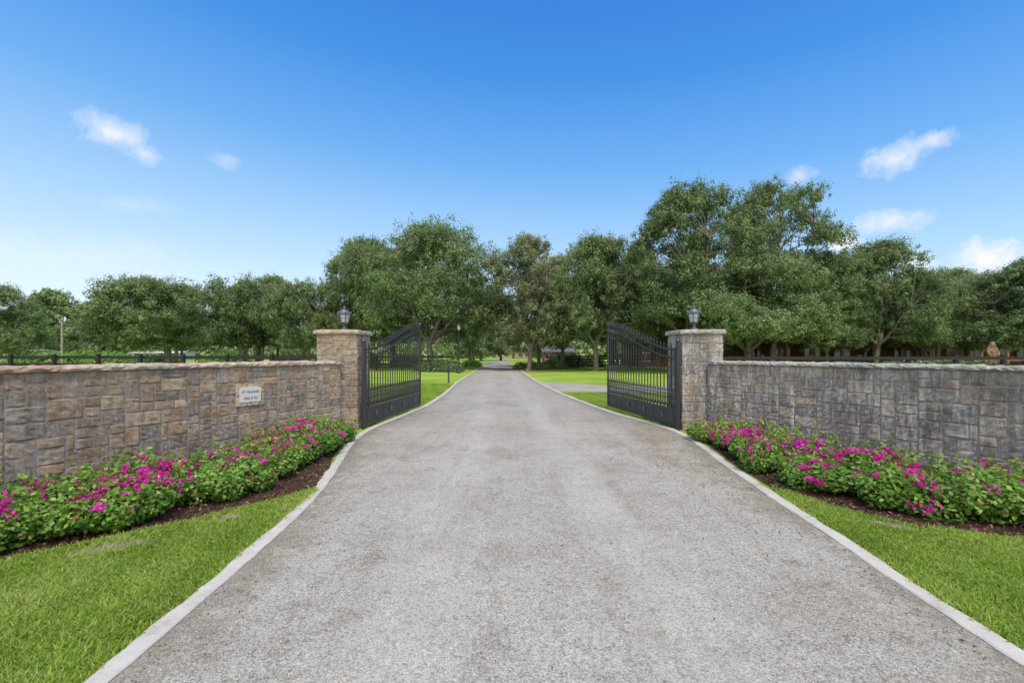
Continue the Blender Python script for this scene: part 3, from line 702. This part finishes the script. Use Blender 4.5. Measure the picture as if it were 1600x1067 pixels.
def tree(v,x0,x1,top,d,rz):
    lm,tm,H,W=TV[v]; h=PZ(top,d)*.94; w=(x1-x0)*d/F; X=PX((x0+x1)/2,d)
    s=w/(W*1.0); o=obj('oak_tree' if v not in 'DH' else 'tree',None,(X,d,0),rz,label=TL[v],category='tree',group='shade trees around the driveway'); o.scale=(s,s,h/H)
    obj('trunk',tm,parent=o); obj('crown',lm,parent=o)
for a in [
 ('B',-90,50,441,40,0.3),('H',35,125,452,80,1.0),('H',105,200,470,72,2.2),('H',0,90,472,95,4.0),
 ('G',168,352,432,50,0.4),('E',322,445,428,54,1.0),('B',390,480,428,60,2.0),('E',425,530,432,52,3.2),('E',345,460,438,70,5.1),('E',225,330,448,72,4.1),
 ('B',505,640,366,55,0.8),('A',560,785,346,50,0.0),('B',535,700,400,70,2.4),('E',690,785,430,78,1.2),
 ('H',718,786,506,110,0.5),('H',752,812,502,118,2.5),('H',690,740,500,120,3.3),('H',815,870,500,115,4.3),
 ('D',762,890,360,47,1.4),('B',785,900,410,62,3.4),('B',850,1012,368,46,3.9),('D',822,935,392,55,0.3),('E',900,1020,400,66,0.4),('B',945,1060,388,54,2.2),
 ('C',978,1172,282,42,0.2),('I',1112,1300,278,45,2.9),('A',1050,1290,385,41,1.9),('B',985,1130,405,62,5.2),
 ('C',1232,1355,388,44,4.4),('B',1288,1446,372,44,5.5),('E',1380,1510,420,46,0.9),('B',1430,1570,416,62,1.2),('B',1495,1710,402,42,4.2),('E',1560,1740,425,60,2.2),('E',1330,1440,425,66,3.0),
 ]: tree(*a)

def woods():
    g=np.random.default_rng(77); C=[];Nn=[];T=[]
    for i in range(620):
        an=g.uniform(-1.12,1.12); d=g.uniform(150,210)
        if -0.06<an<0.03: d+=100
        x=d*math.sin(an);y=d*math.cos(an); q=g.uniform(2.6,5.2); z=g.uniform(1.0,8.0)
        k=110; dd=g.normal(size=(k,3)); dd/=np.linalg.norm(dd,axis=1,keepdims=True)
        C.append(np.array([x,y,z])+dd*q*g.uniform(.6,1.1,(k,1))*[1.3,1.3,.9]); Nn.append(dd+[0,-.2,.5]+g.normal(0,.4,(k,3))); T.append(np.clip(g.normal(g.uniform(.3,.7),.15,k),0,1))
    C=np.concatenate(C);Nn=np.concatenate(Nn);T=np.concatenate(T); C[:,2]=np.abs(C[:,2])
    obj('far_woods',leaf_mesh('far_woods',C,Nn,g.uniform(.35,.8,len(C)),T,M_far,.8),kind='stuff',label='distant belt of green woodland along the horizon',category='woods')
woods()
def bushes():
    g=np.random.default_rng(5); k=3000; d=g.normal(size=(k,3)); d/=np.linalg.norm(d,axis=1,keepdims=True); d[:,2]=np.abs(d[:,2])
    lob=g.integers(0,6,k); lc=g.uniform(-.5,.5,(6,3))*[1,1,.1]
    C=d*g.uniform(.4,.75,(k,1))*[1,1,1.1]+lc[lob]
    C[:,2]=np.abs(C[:,2])
    lm=leaf_mesh('foliage',C,d+g.normal(0,.5,(k,3)),g.uniform(.05,.1,k),g.normal(.5,.2,k),M_bush,.5)
    lmd=leaf_mesh('foliage',C,d+g.normal(0,.5,(k,3)),g.uniform(.05,.1,k),g.normal(.5,.2,k),M_oak,.5)
    mb=MB()
    for i in range(6): a=i; mb.tube([(0,0,0),(.3*math.cos(a),.3*math.sin(a),.6)],[.03,.01],5)
    st=mb.mesh('stems',M_stem)
    i=0
    for px,d_,s,mm in [(690,44,1.5,lmd),(681,46,1.2,lm),(706,43,1.0,lmd),(672,48,1.3,lmd),(735,60,1.2,lm),(824,50,1.1,lmd),(850,52,.9,lm),(868,54,1.2,lmd),(60,60,2.6,lm),(100,62,2.3,lm),(150,64,2.8,lm),(185,60,2.2,lm),(250,58,2.2,lm),(350,66,2.4,lm),(450,60,2.0,lm),(560,64,2.4,lmd),(640,62,2.2,lmd),(910,60,2.0,lmd),(1250,37,1.3,lmd),(1420,38,1.5,lmd),(1480,40,1.7,lmd),(1515,40,1.7,lmd),(880,70,2.0,lmd)]:
        o=obj('garden_shrub',None,(PX(px,d_),d_,0),i*1.3,label='rounded leafy green shrub growing under the trees',category='shrub',group='shrubs under the trees'); o.scale=(s*1.2,s*1.2,s)
        obj('foliage',mm,parent=o); obj('stems',st,parent=o); i+=1
bushes()

# ---------------------------------------------------------------- fences
def fence(pts,label,H=1.6,sp=2.4,rails=4):
    p=[Vector((x,y,0)) for x,y in pts]; root=obj('board_fence',None,p[0],label=label,category='fence',group='black paddock fences')
    mb=MB(); mb.box((0,0,H/2+.03),(.13,.13,H+.06)); pm=mb.mesh('post',M_fence)
    rail=MB(); 
    for a,b in zip(p[:-1],p[1:]):
        ln=(b-a).length; n=max(1,round(ln/sp)); ang=math.atan2((b-a).y,(b-a).x)
        for i in range(n+ (1 if b is p[-1] else 0)):
            q=a+(b-a)*i/n-p[0]; obj('post',pm,q,ang,parent=root)
        c=(a+b)/2-p[0]; nx,ny=-math.sin(ang),math.cos(ang)
        for k in range(rails):
            rail.box((c.x-nx*.085,c.y-ny*.085,H-.1-k*.36),(ln,.035,.15),ang)
    obj('rails',rail.mesh('rails',M_fence),parent=root)
fence([(-9,21),(-20,22),(-55,25)],'long black board fence enclosing the paddock behind the wall',1.64)
fence([(9.5,21.5),(26,22),(50,23)],'long black board fence enclosing the paddock near the log lodge',1.60)
fence([(-24,46),(-14,47),(-6.2,48)],'black board fence running behind the oaks beside the drive',1.5)
fence([(6,58),(16,56)],'black board fence segment across the far lawn',1.5)

# ---------------------------------------------------------------- lamp post, short post, utility pole
def lamp_post(x,y,h):
    root=obj('lamp_post',None,(x,y,0),label='tall black lamp post standing on the lawn beside the driveway',category='lamp post')
    mb=MB(); mb.lathe([(.16,0),(.16,.1),(.1,.25),(.07,.4),(.055,.9),(.05,h-.75),(.08,h-.7),(.04,h-.62)],10); obj('pole',mb.mesh('pole',M_iron,True),parent=root)
    mb=MB(); mb.lathe([(.09,h-.6),(.16,h-.25)],6); obj('lamp_glass',mb.mesh('lamp_glass',M_lglass),parent=root)
    mb=MB(); mb.lathe([(.2,h-.248),(.14,h-.12),(.04,h-.06),(.01,h)],6)
    for k in range(6):
        a=k*math.pi/3; mb.tube([(.1*math.cos(a),.1*math.sin(a),h-.61),(.17*math.cos(a),.17*math.sin(a),h-.24)],.012,4)
    obj('lamp_hood',mb.mesh('lamp_hood',M_iron),parent=root)
lamp_post(PX(717,40),40,4.4)
root=obj('access_post',None,(PX(701,27),27,0),label='short black post beside the driveway edge',category='post')
mb=MB(); mb.lathe([(.09,0),(.09,.03),(.045,.05),(.045,.95),(.06,.97),(.06,1.05),(.02,1.12)],10); obj('shaft',mb.mesh('shaft',M_iron),parent=root)
mb=MB(); mb.box((0,-.06,.82),(.12,.06,.2)); obj('keypad_box',mb.mesh('keypad_box',M_iron),parent=root)
root=obj('utility_pole',None,(PX(97,50),50,0),label='pale weathered wooden utility pole among distant trees',category='utility pole')
mb=MB(); mb.tube([(0,0,0),(0,0,5.7)],[.12,.09],10); obj('pole',mb.mesh('pole',M_pole),parent=root)
mb=MB(); mb.box((0,-.12,5.45),(.6,.08,.08)); 
for s in(-.25,.25): mb.lathe([(.03,0),(.05,.05),(.03,.12)],8,(s,-.12,5.491))
obj('crossarm',mb.mesh('crossarm',M_pole),parent=root)

# ---------------------------------------------------------------- buildings
def gable(mb,x0,x1,y0,y1,zb,zr,axis='x',ov=.4,th=.12):
    if axis=='x':
        ym=(y0+y1)/2; k=(zr-zb)/(ym-y0)
        for ya,yb in((y0-ov,ym),(y1+ov,ym)):
            za=zb-k*ov; 
            vs=[(x0-ov,ya,za),(x1+ov,ya,za),(x1+ov,yb,zr),(x0-ov,yb,zr)]; vs+=[(a,b,c+th) for a,b,c in vs]
            mb.add(vs,[(0,1,2,3),(7,6,5,4),(0,4,5,1),(1,5,6,2),(2,6,7,3),(3,7,4,0)])
    else:
        xm=(x0+x1)/2; k=(zr-zb)/(xm-x0)
        for xa,xb in((x0-ov,xm),(x1+ov,xm)):
            za=zb-k*ov
            vs=[(xa,y0-ov,za),(xa,y1+ov,za),(xb,y1+ov,zr),(xb,y0-ov,zr)]; vs+=[(a,b,c+th) for a,b,c in vs]
            mb.add(vs,[(0,1,2,3),(7,6,5,4),(0,4,5,1),(1,5,6,2),(2,6,7,3),(3,7,4,0)])
def logwall(mb,x0,x1,y,z0,z1,axis='x',r=.15):
    z=z0+r
    while z<z1:
        if axis=='x': mb.tube([(x0-.25,y,z),(x1+.25,y,z)],r,8)
        else: mb.tube([(y,x0-.25,z),(y,x1+.25,z)],r,8)
        z+=r*1.85
M_logl=simple('orange_brown_log',(0.27,0.13,0.06),0.6,4,0.5,0.3)  # lighter orange-brown tone for porch posts, beams and window frames
def lodge(loc,Lx,W,eave,ridge,label,gab=None):
    root=obj('log_lodge',None,loc,label=label,category='log building',group='log buildings behind the paddock')
    mb=MB(); logwall(mb,0,Lx,0,0,eave); logwall(mb,0,Lx,W,0,eave); logwall(mb,0,W,0,0,eave,'y'); logwall(mb,0,W,Lx,0,eave,'y')
    for x in(0,Lx): mb.add([(x,0,eave),(x,W,eave),(x,W/2,ridge-.02)],[(0,1,2)])
    obj('log_walls',mb.mesh('log_walls',M_log),parent=root)
    mb=MB(); gable(mb,0,Lx,-2.6,W,eave-.15,ridge)
    if gab:
        for gx in gab: gable(mb,gx-1.5,gx+1.5,-4.0,W/2-1,eave-.1,ridge+.1,'y',.3)
    obj('roof',mb.mesh('roof',M_roof),parent=root)
    pm=MB(); pm.tube([(0,0,0),(0,0,eave-.5)],[.17,.14],8); 
    for s in(-1,1): pm.tube([(0,0,eave-1.2),(s*.7,0,eave-.55)],.08,6)
    pmm=pm.mesh('porch_post',M_logl); n=int(Lx/3)
    for i in range(n+1): obj('porch_post',pmm,(Lx*i/n,-2.5,0),parent=root)
    mb=MB(); mb.tube([(-.3,-2.5,eave-.42),(Lx+.3,-2.5,eave-.42)],.14,8); mb.tube([(0,-2.5,.95),(Lx,-2.5,.95)],.07,6); obj('porch_beam',mb.mesh('porch_beam',M_logl),parent=root)
    wm=MB(); wm.box((0,-.2,1.75),(1.7,.06,1.3)); wmm=wm.mesh('window',M_glassd)
    fm=MB()
    for bx in((0,-.24,2.45,1.9,.12),(0,-.24,1.05,1.9,.12)): fm.box((bx[0],bx[1],bx[2]),(bx[3],.06,bx[4]))
    for s in(-1,0,1): fm.box((s*.9,-.24,1.75),(.1 if s else .05,.06,1.28))
    fmm=fm.mesh('frame',M_logl)
    for i in range(n):
        w=obj('window',wmm,(Lx*(i+.5)/n,0,0),parent=root); obj('frame',fmm,parent=w)
    if gab:
        mb=MB()
        for gx in gab:
            for s in(-1,1): mb.tube([(gx+s*1.4,-3.9,0),(gx+s*1.4,-3.9,eave-.2)],.17,8)
            mb.tube([(gx-1.6,-3.9,eave-.25),(gx+1.6,-3.9,eave-.25)],.13,8); mb.tube([(gx,-3.9,eave-.2),(gx,-3.9,ridge-.1)],.1,8)
        obj('gabled_porch',mb.mesh('gabled_porch',M_logl),parent=root)
lodge((PX(1150,50),50,0),23,8,3.4,4.7,'long brown log lodge with shingle roof and porch posts',[4.6])
lodge((PX(1500,55),55,0),12,7,3.0,4.0,'smaller log cabin partly hidden behind oak trees')
def house(loc,Lx,W,eave,ridge,wallm,roofm,label,nw):
    root=obj('house',None,loc,label=label,category='house')
    mb=MB(); mb.box((Lx/2,W/2,eave/2),(Lx,W,eave))
    for x in(.001,Lx-.001): mb.add([(x,0,eave),(x,W,eave),(x,W/2,ridge-.02)],[(0,1,2)])
    obj('wall',mb.mesh('wall',wallm),parent=root)
    mb=MB(); gable(mb,0,Lx,0,W,eave,ridge); obj('roof',mb.mesh('roof',roofm),parent=root)
    wm=MB(); wm.box((0,-.02,1.3),(1.1,.06,1.0)); wmm=wm.mesh('window',M_glassd)
    fm=MB(); fm.box((0,-.05,1.85),(1.3,.08,.1)); fm.box((0,-.05,.75),(1.3,.08,.1)); fm.box((0,-.06,1.3),(.05,.05,1.0)); fmm=fm.mesh('frame',M_white)
    for i in range(nw):
        if i==nw//2: continue
        w=obj('window',wmm,(Lx*(i+.5)/nw,0,0),parent=root); obj('frame',fmm,parent=w)
    dm=MB(); dm.box((Lx*(nw//2+.5)/nw,-.02,.95),(1.0,.07,1.9)); obj('door',dm.mesh('door',M_log),parent=root)
house((PX(775,170),170,0),13,9,2.6,4.3,M_stucco,M_roof,'distant tan single-storey house at the end of the driveway',5)
house((PX(850,85),85,0),5.5,6,2.1,2.7,M_brick,M_roofg,'low red brick house seen beneath the trees',3)
house((PX(997,60),60,0),5.5,9,3.6,5.6,M_log,M_roofg,'brown cabin with steep grey roof behind the oaks',3)
house((PX(205,115),115,0),12,6,1.95,2.3,M_white,M_white,'low white metal barn beyond the paddock',4)
house((PX(-10,70),70,0),5,5,2.0,2.3,M_white,M_white,'small white shed beyond the paddock fence',3)

# ---------------------------------------------------------------- carved statue
def statue(x,y):
    root=obj('carved_statue',None,(x,y,0),-.3,label='orange-brown chainsaw-carved wooden bear standing on a stump',category='statue')
    mb=MB(); mb.lathe([(.42,0),(.36,.15),(.34,.95),(.37,1.05)],14); obj('stump',mb.mesh('stump',M_bark),parent=root)
    vs=[(0,0,1.45),(0,0,1.85),(0,-.02,2.08),(0,-.05,2.26),(0,-.24,2.22),(.12,0,1.25),(.14,-.08,1.08),(-.12,0,1.25),(-.14,-.08,1.08),(.25,-.03,1.95),(.3,-.16,1.72),(.2,-.28,1.6),(-.25,-.03,1.95),(-.3,-.16,1.72),(-.2,-.28,1.6),(.11,-.02,2.39),(-.11,-.02,2.39)]
    ed=[(0,1),(1,2),(2,3),(3,4),(0,5),(5,6),(0,7),(7,8),(1,9),(9,10),(10,11),(1,12),(12,13),(13,14),(3,15),(3,16)]
    rad=[.27,.27,.22,.18,.07,.15,.11,.15,.11,.12,.09,.08,.12,.09,.08,.045,.045]
    me=bpy.data.meshes.new('b'); me.from_pydata(vs,ed,[]); o=bpy.data.objects.new('b',me); COL.objects.link(o)
    md=o.modifiers.new('s','SKIN'); 
    for i,r in enumerate(rad): me.skin_vertices[0].data[i].radius=(r,r)
    me.skin_vertices[0].data[0].use_root=True
    ss=o.modifiers.new('u','SUBSURF'); ss.levels=2; ss.render_levels=2
    bpy.context.view_layer.update(); m2=bpy.data.meshes.new_from_object(o.evaluated_get(bpy.context.evaluated_depsgraph_get())); bpy.data.objects.remove(o)
    m2.materials.clear(); m2.materials.append(M_wood); obj('bear_carving',m2,parent=root)
    root.scale=(.75,.75,1)
statue(PX(1550,26),26)

# ---------------------------------------------------------------- world, sun, camera
w=bpy.data.worlds.new("World"); sc.world=w; w.use_nodes=True; nt=w.node_tree; nt.nodes.clear()
sd=Vector((.14,-.42,.90)).normalized(); el=math.asin(sd.z); az=math.atan2(sd.x,sd.y)
BGS=0.15
sky=N(nt,'ShaderNodeTexSky'); sky.sky_type='NISHITA'; sky.sun_disc=False; sky.sun_elevation=el; sky.sun_rotation=az; sky.altitude=0; sky.air_density=1.0; sky.dust_density=0.6; sky.ozone_density=2.5
hs=N(nt,'ShaderNodeHueSaturation'); hs.inputs['Saturation'].default_value=1.1; hs.inputs['Value'].default_value=1.9; L(nt,sky.outputs[0],hs.inputs['Color'])
tc=N(nt,'ShaderNodeTexCoord').outputs['Generated']
sx=N(nt,'ShaderNodeSeparateXYZ'); L(nt,tc,sx.inputs[0])
zz=mth(nt,'ADD',sx.outputs[2],mth(nt,'MULTIPLY',sx.outputs[0],0.06))
hz=ramp(nt,[(0.0,(.78,.87,.95)),(0.10,(.68,.82,.95)),(0.22,(.42,.67,.94)),(0.38,(.14,.43,.89)),(0.52,(.03,.27,.80)),(0.62,(.012,.20,.72)),(1.0,(.1,.25,.6))]); L(nt,zz,hz.inputs[0])
gain=mixc(nt,1.0,hz.outputs[0],(1/BGS,)*3,'MULTIPLY')
base=mixc(nt,0.8,hs.outputs[0],gain)
nz=N(nt,'ShaderNodeTexNoise'); nz.inputs['Scale'].default_value=14; nz.inputs['Detail'].default_value=10; nz.inputs['Roughness'].default_value=.72; L(nt,tc,nz.inputs['Vector'])
nz2=N(nt,'ShaderNodeTexNoise'); nz2.inputs['Scale'].default_value=45; nz2.inputs['Detail'].default_value=8; nz2.inputs['Roughness'].default_value=.68; L(nt,tc,nz2.inputs['Vector'])
def dirp(px,py): return Vector(((px-800)/F,1,(HZ-py)/F)).normalized()
clouds=[(180,208,78,40,-24,.95),(225,240,44,26,-5,.95),(350,250,32,19,-10,.4),(205,320,80,20,-3,.22),(1400,248,74,40,16,1.0),(1450,222,52,20,20,.85),(1392,346,96,30,3,1.15),(1250,274,40,20,8,.6),(1535,405,96,46,0,1.7),(1425,415,54,38,0,1.4),(1312,378,44,28,0,1.4),(1590,436,70,30,0,1.2),(120,400,260,60,2,.35)]
tot=None
nn=mth(nt,'ADD',mth(nt,'MULTIPLY',nz.outputs['Fac'],1.9),mth(nt,'MULTIPLY',nz2.outputs['Fac'],.9))
for px,py,wx,wy,rot,st in clouds:
    c=dirp(px,py); rx=(dirp(px+wx,py)-c); ry=(dirp(px,py-wy)-c); lx,ly=rx.length,ry.length
    r0=rx.normalized(); u0=c.cross(r0)*-1; 
    if u0.z<0: u0=-u0
    a=math.radians(rot); r1=r0*math.cos(a)+u0*math.sin(a); u1=-r0*math.sin(a)+u0*math.cos(a)
    def dotv(v,k):
        d=N(nt,'ShaderNodeVectorMath',operation='DOT_PRODUCT'); L(nt,tc,d.inputs[0]); d.inputs[1].default_value=v; 
        return mth(nt,'SUBTRACT',d.outputs['Value'],k.dot(v))
    A=mth(nt,'DIVIDE',dotv(r1,c),lx); B=mth(nt,'DIVIDE',dotv(u1,c),ly)
    dist=mth(nt,'SQRT',mth(nt,'ADD',mth(nt,'MULTIPLY',A,A),mth(nt,'MULTIPLY',B,B)))
    mk=mth(nt,'SUBTRACT',mth(nt,'SUBTRACT',nn,dist),0.60)
    mk=mth(nt,'MULTIPLY',mk,0.95,clamp=True)
    mk=mth(nt,'MULTIPLY',mk,st)
    dd=N(nt,'ShaderNodeVectorMath',operation='DOT_PRODUCT'); L(nt,tc,dd.inputs[0]); dd.inputs[1].default_value=c
    mk=mth(nt,'MULTIPLY',mk,mth(nt,'GREATER_THAN',dd.outputs['Value'],0.5))
    tot=mk if tot is None else mth(nt,'MAXIMUM',tot,mk)
tot=mth(nt,'MINIMUM',tot,1.0)
cm=mixc(nt,tot,base,(.97/BGS,.98/BGS,1.0/BGS))
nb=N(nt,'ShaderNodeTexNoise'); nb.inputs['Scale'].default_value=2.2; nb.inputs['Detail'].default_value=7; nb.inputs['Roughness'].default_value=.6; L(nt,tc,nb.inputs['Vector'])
fill_cloud=mth(nt,'ADD',mth(nt,'MULTIPLY',sx.outputs[1],-1.4),mth(nt,'MULTIPLY',mth(nt,'SUBTRACT',sx.outputs[2],0.70),1.6))  # unseen bright cloud added behind camera and overhead to fill the walls
fill_cloud=mth(nt,'ADD',fill_cloud,mth(nt,'MULTIPLY',mth(nt,'SUBTRACT',nb.outputs['Fac'],0.45),0.9))
fill_cloud=mth(nt,'MULTIPLY',fill_cloud,1.8,clamp=True)
cm=mixc(nt,mth(nt,'MULTIPLY',fill_cloud,.92),cm,(1.78/BGS,1.69/BGS,1.58/BGS))
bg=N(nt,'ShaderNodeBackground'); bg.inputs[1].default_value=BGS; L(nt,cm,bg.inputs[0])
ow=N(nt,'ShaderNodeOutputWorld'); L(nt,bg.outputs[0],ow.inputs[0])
sl=bpy.data.lights.new('sun','SUN'); sl.energy=2.3; sl.angle=math.radians(4.0); sl.color=(1,.94,.85)
so=bpy.data.objects.new('sun',sl); COL.objects.link(so); so.rotation_euler=(-sd).to_track_quat('-Z','Y').to_euler()
cam=bpy.data.cameras.new('camera'); cam.lens=16; cam.sensor_width=36; cam.shift_y=0.0122; cam.clip_end=3000; cam.clip_start=.05
co=bpy.data.objects.new('camera',cam); COL.objects.link(co); co.location=(0,0,CH); co.rotation_euler=(math.pi/2,0,0); sc.camera=co
sc.view_settings.view_transform='Standard'; sc.view_settings.look='None'; sc.view_settings.exposure=0
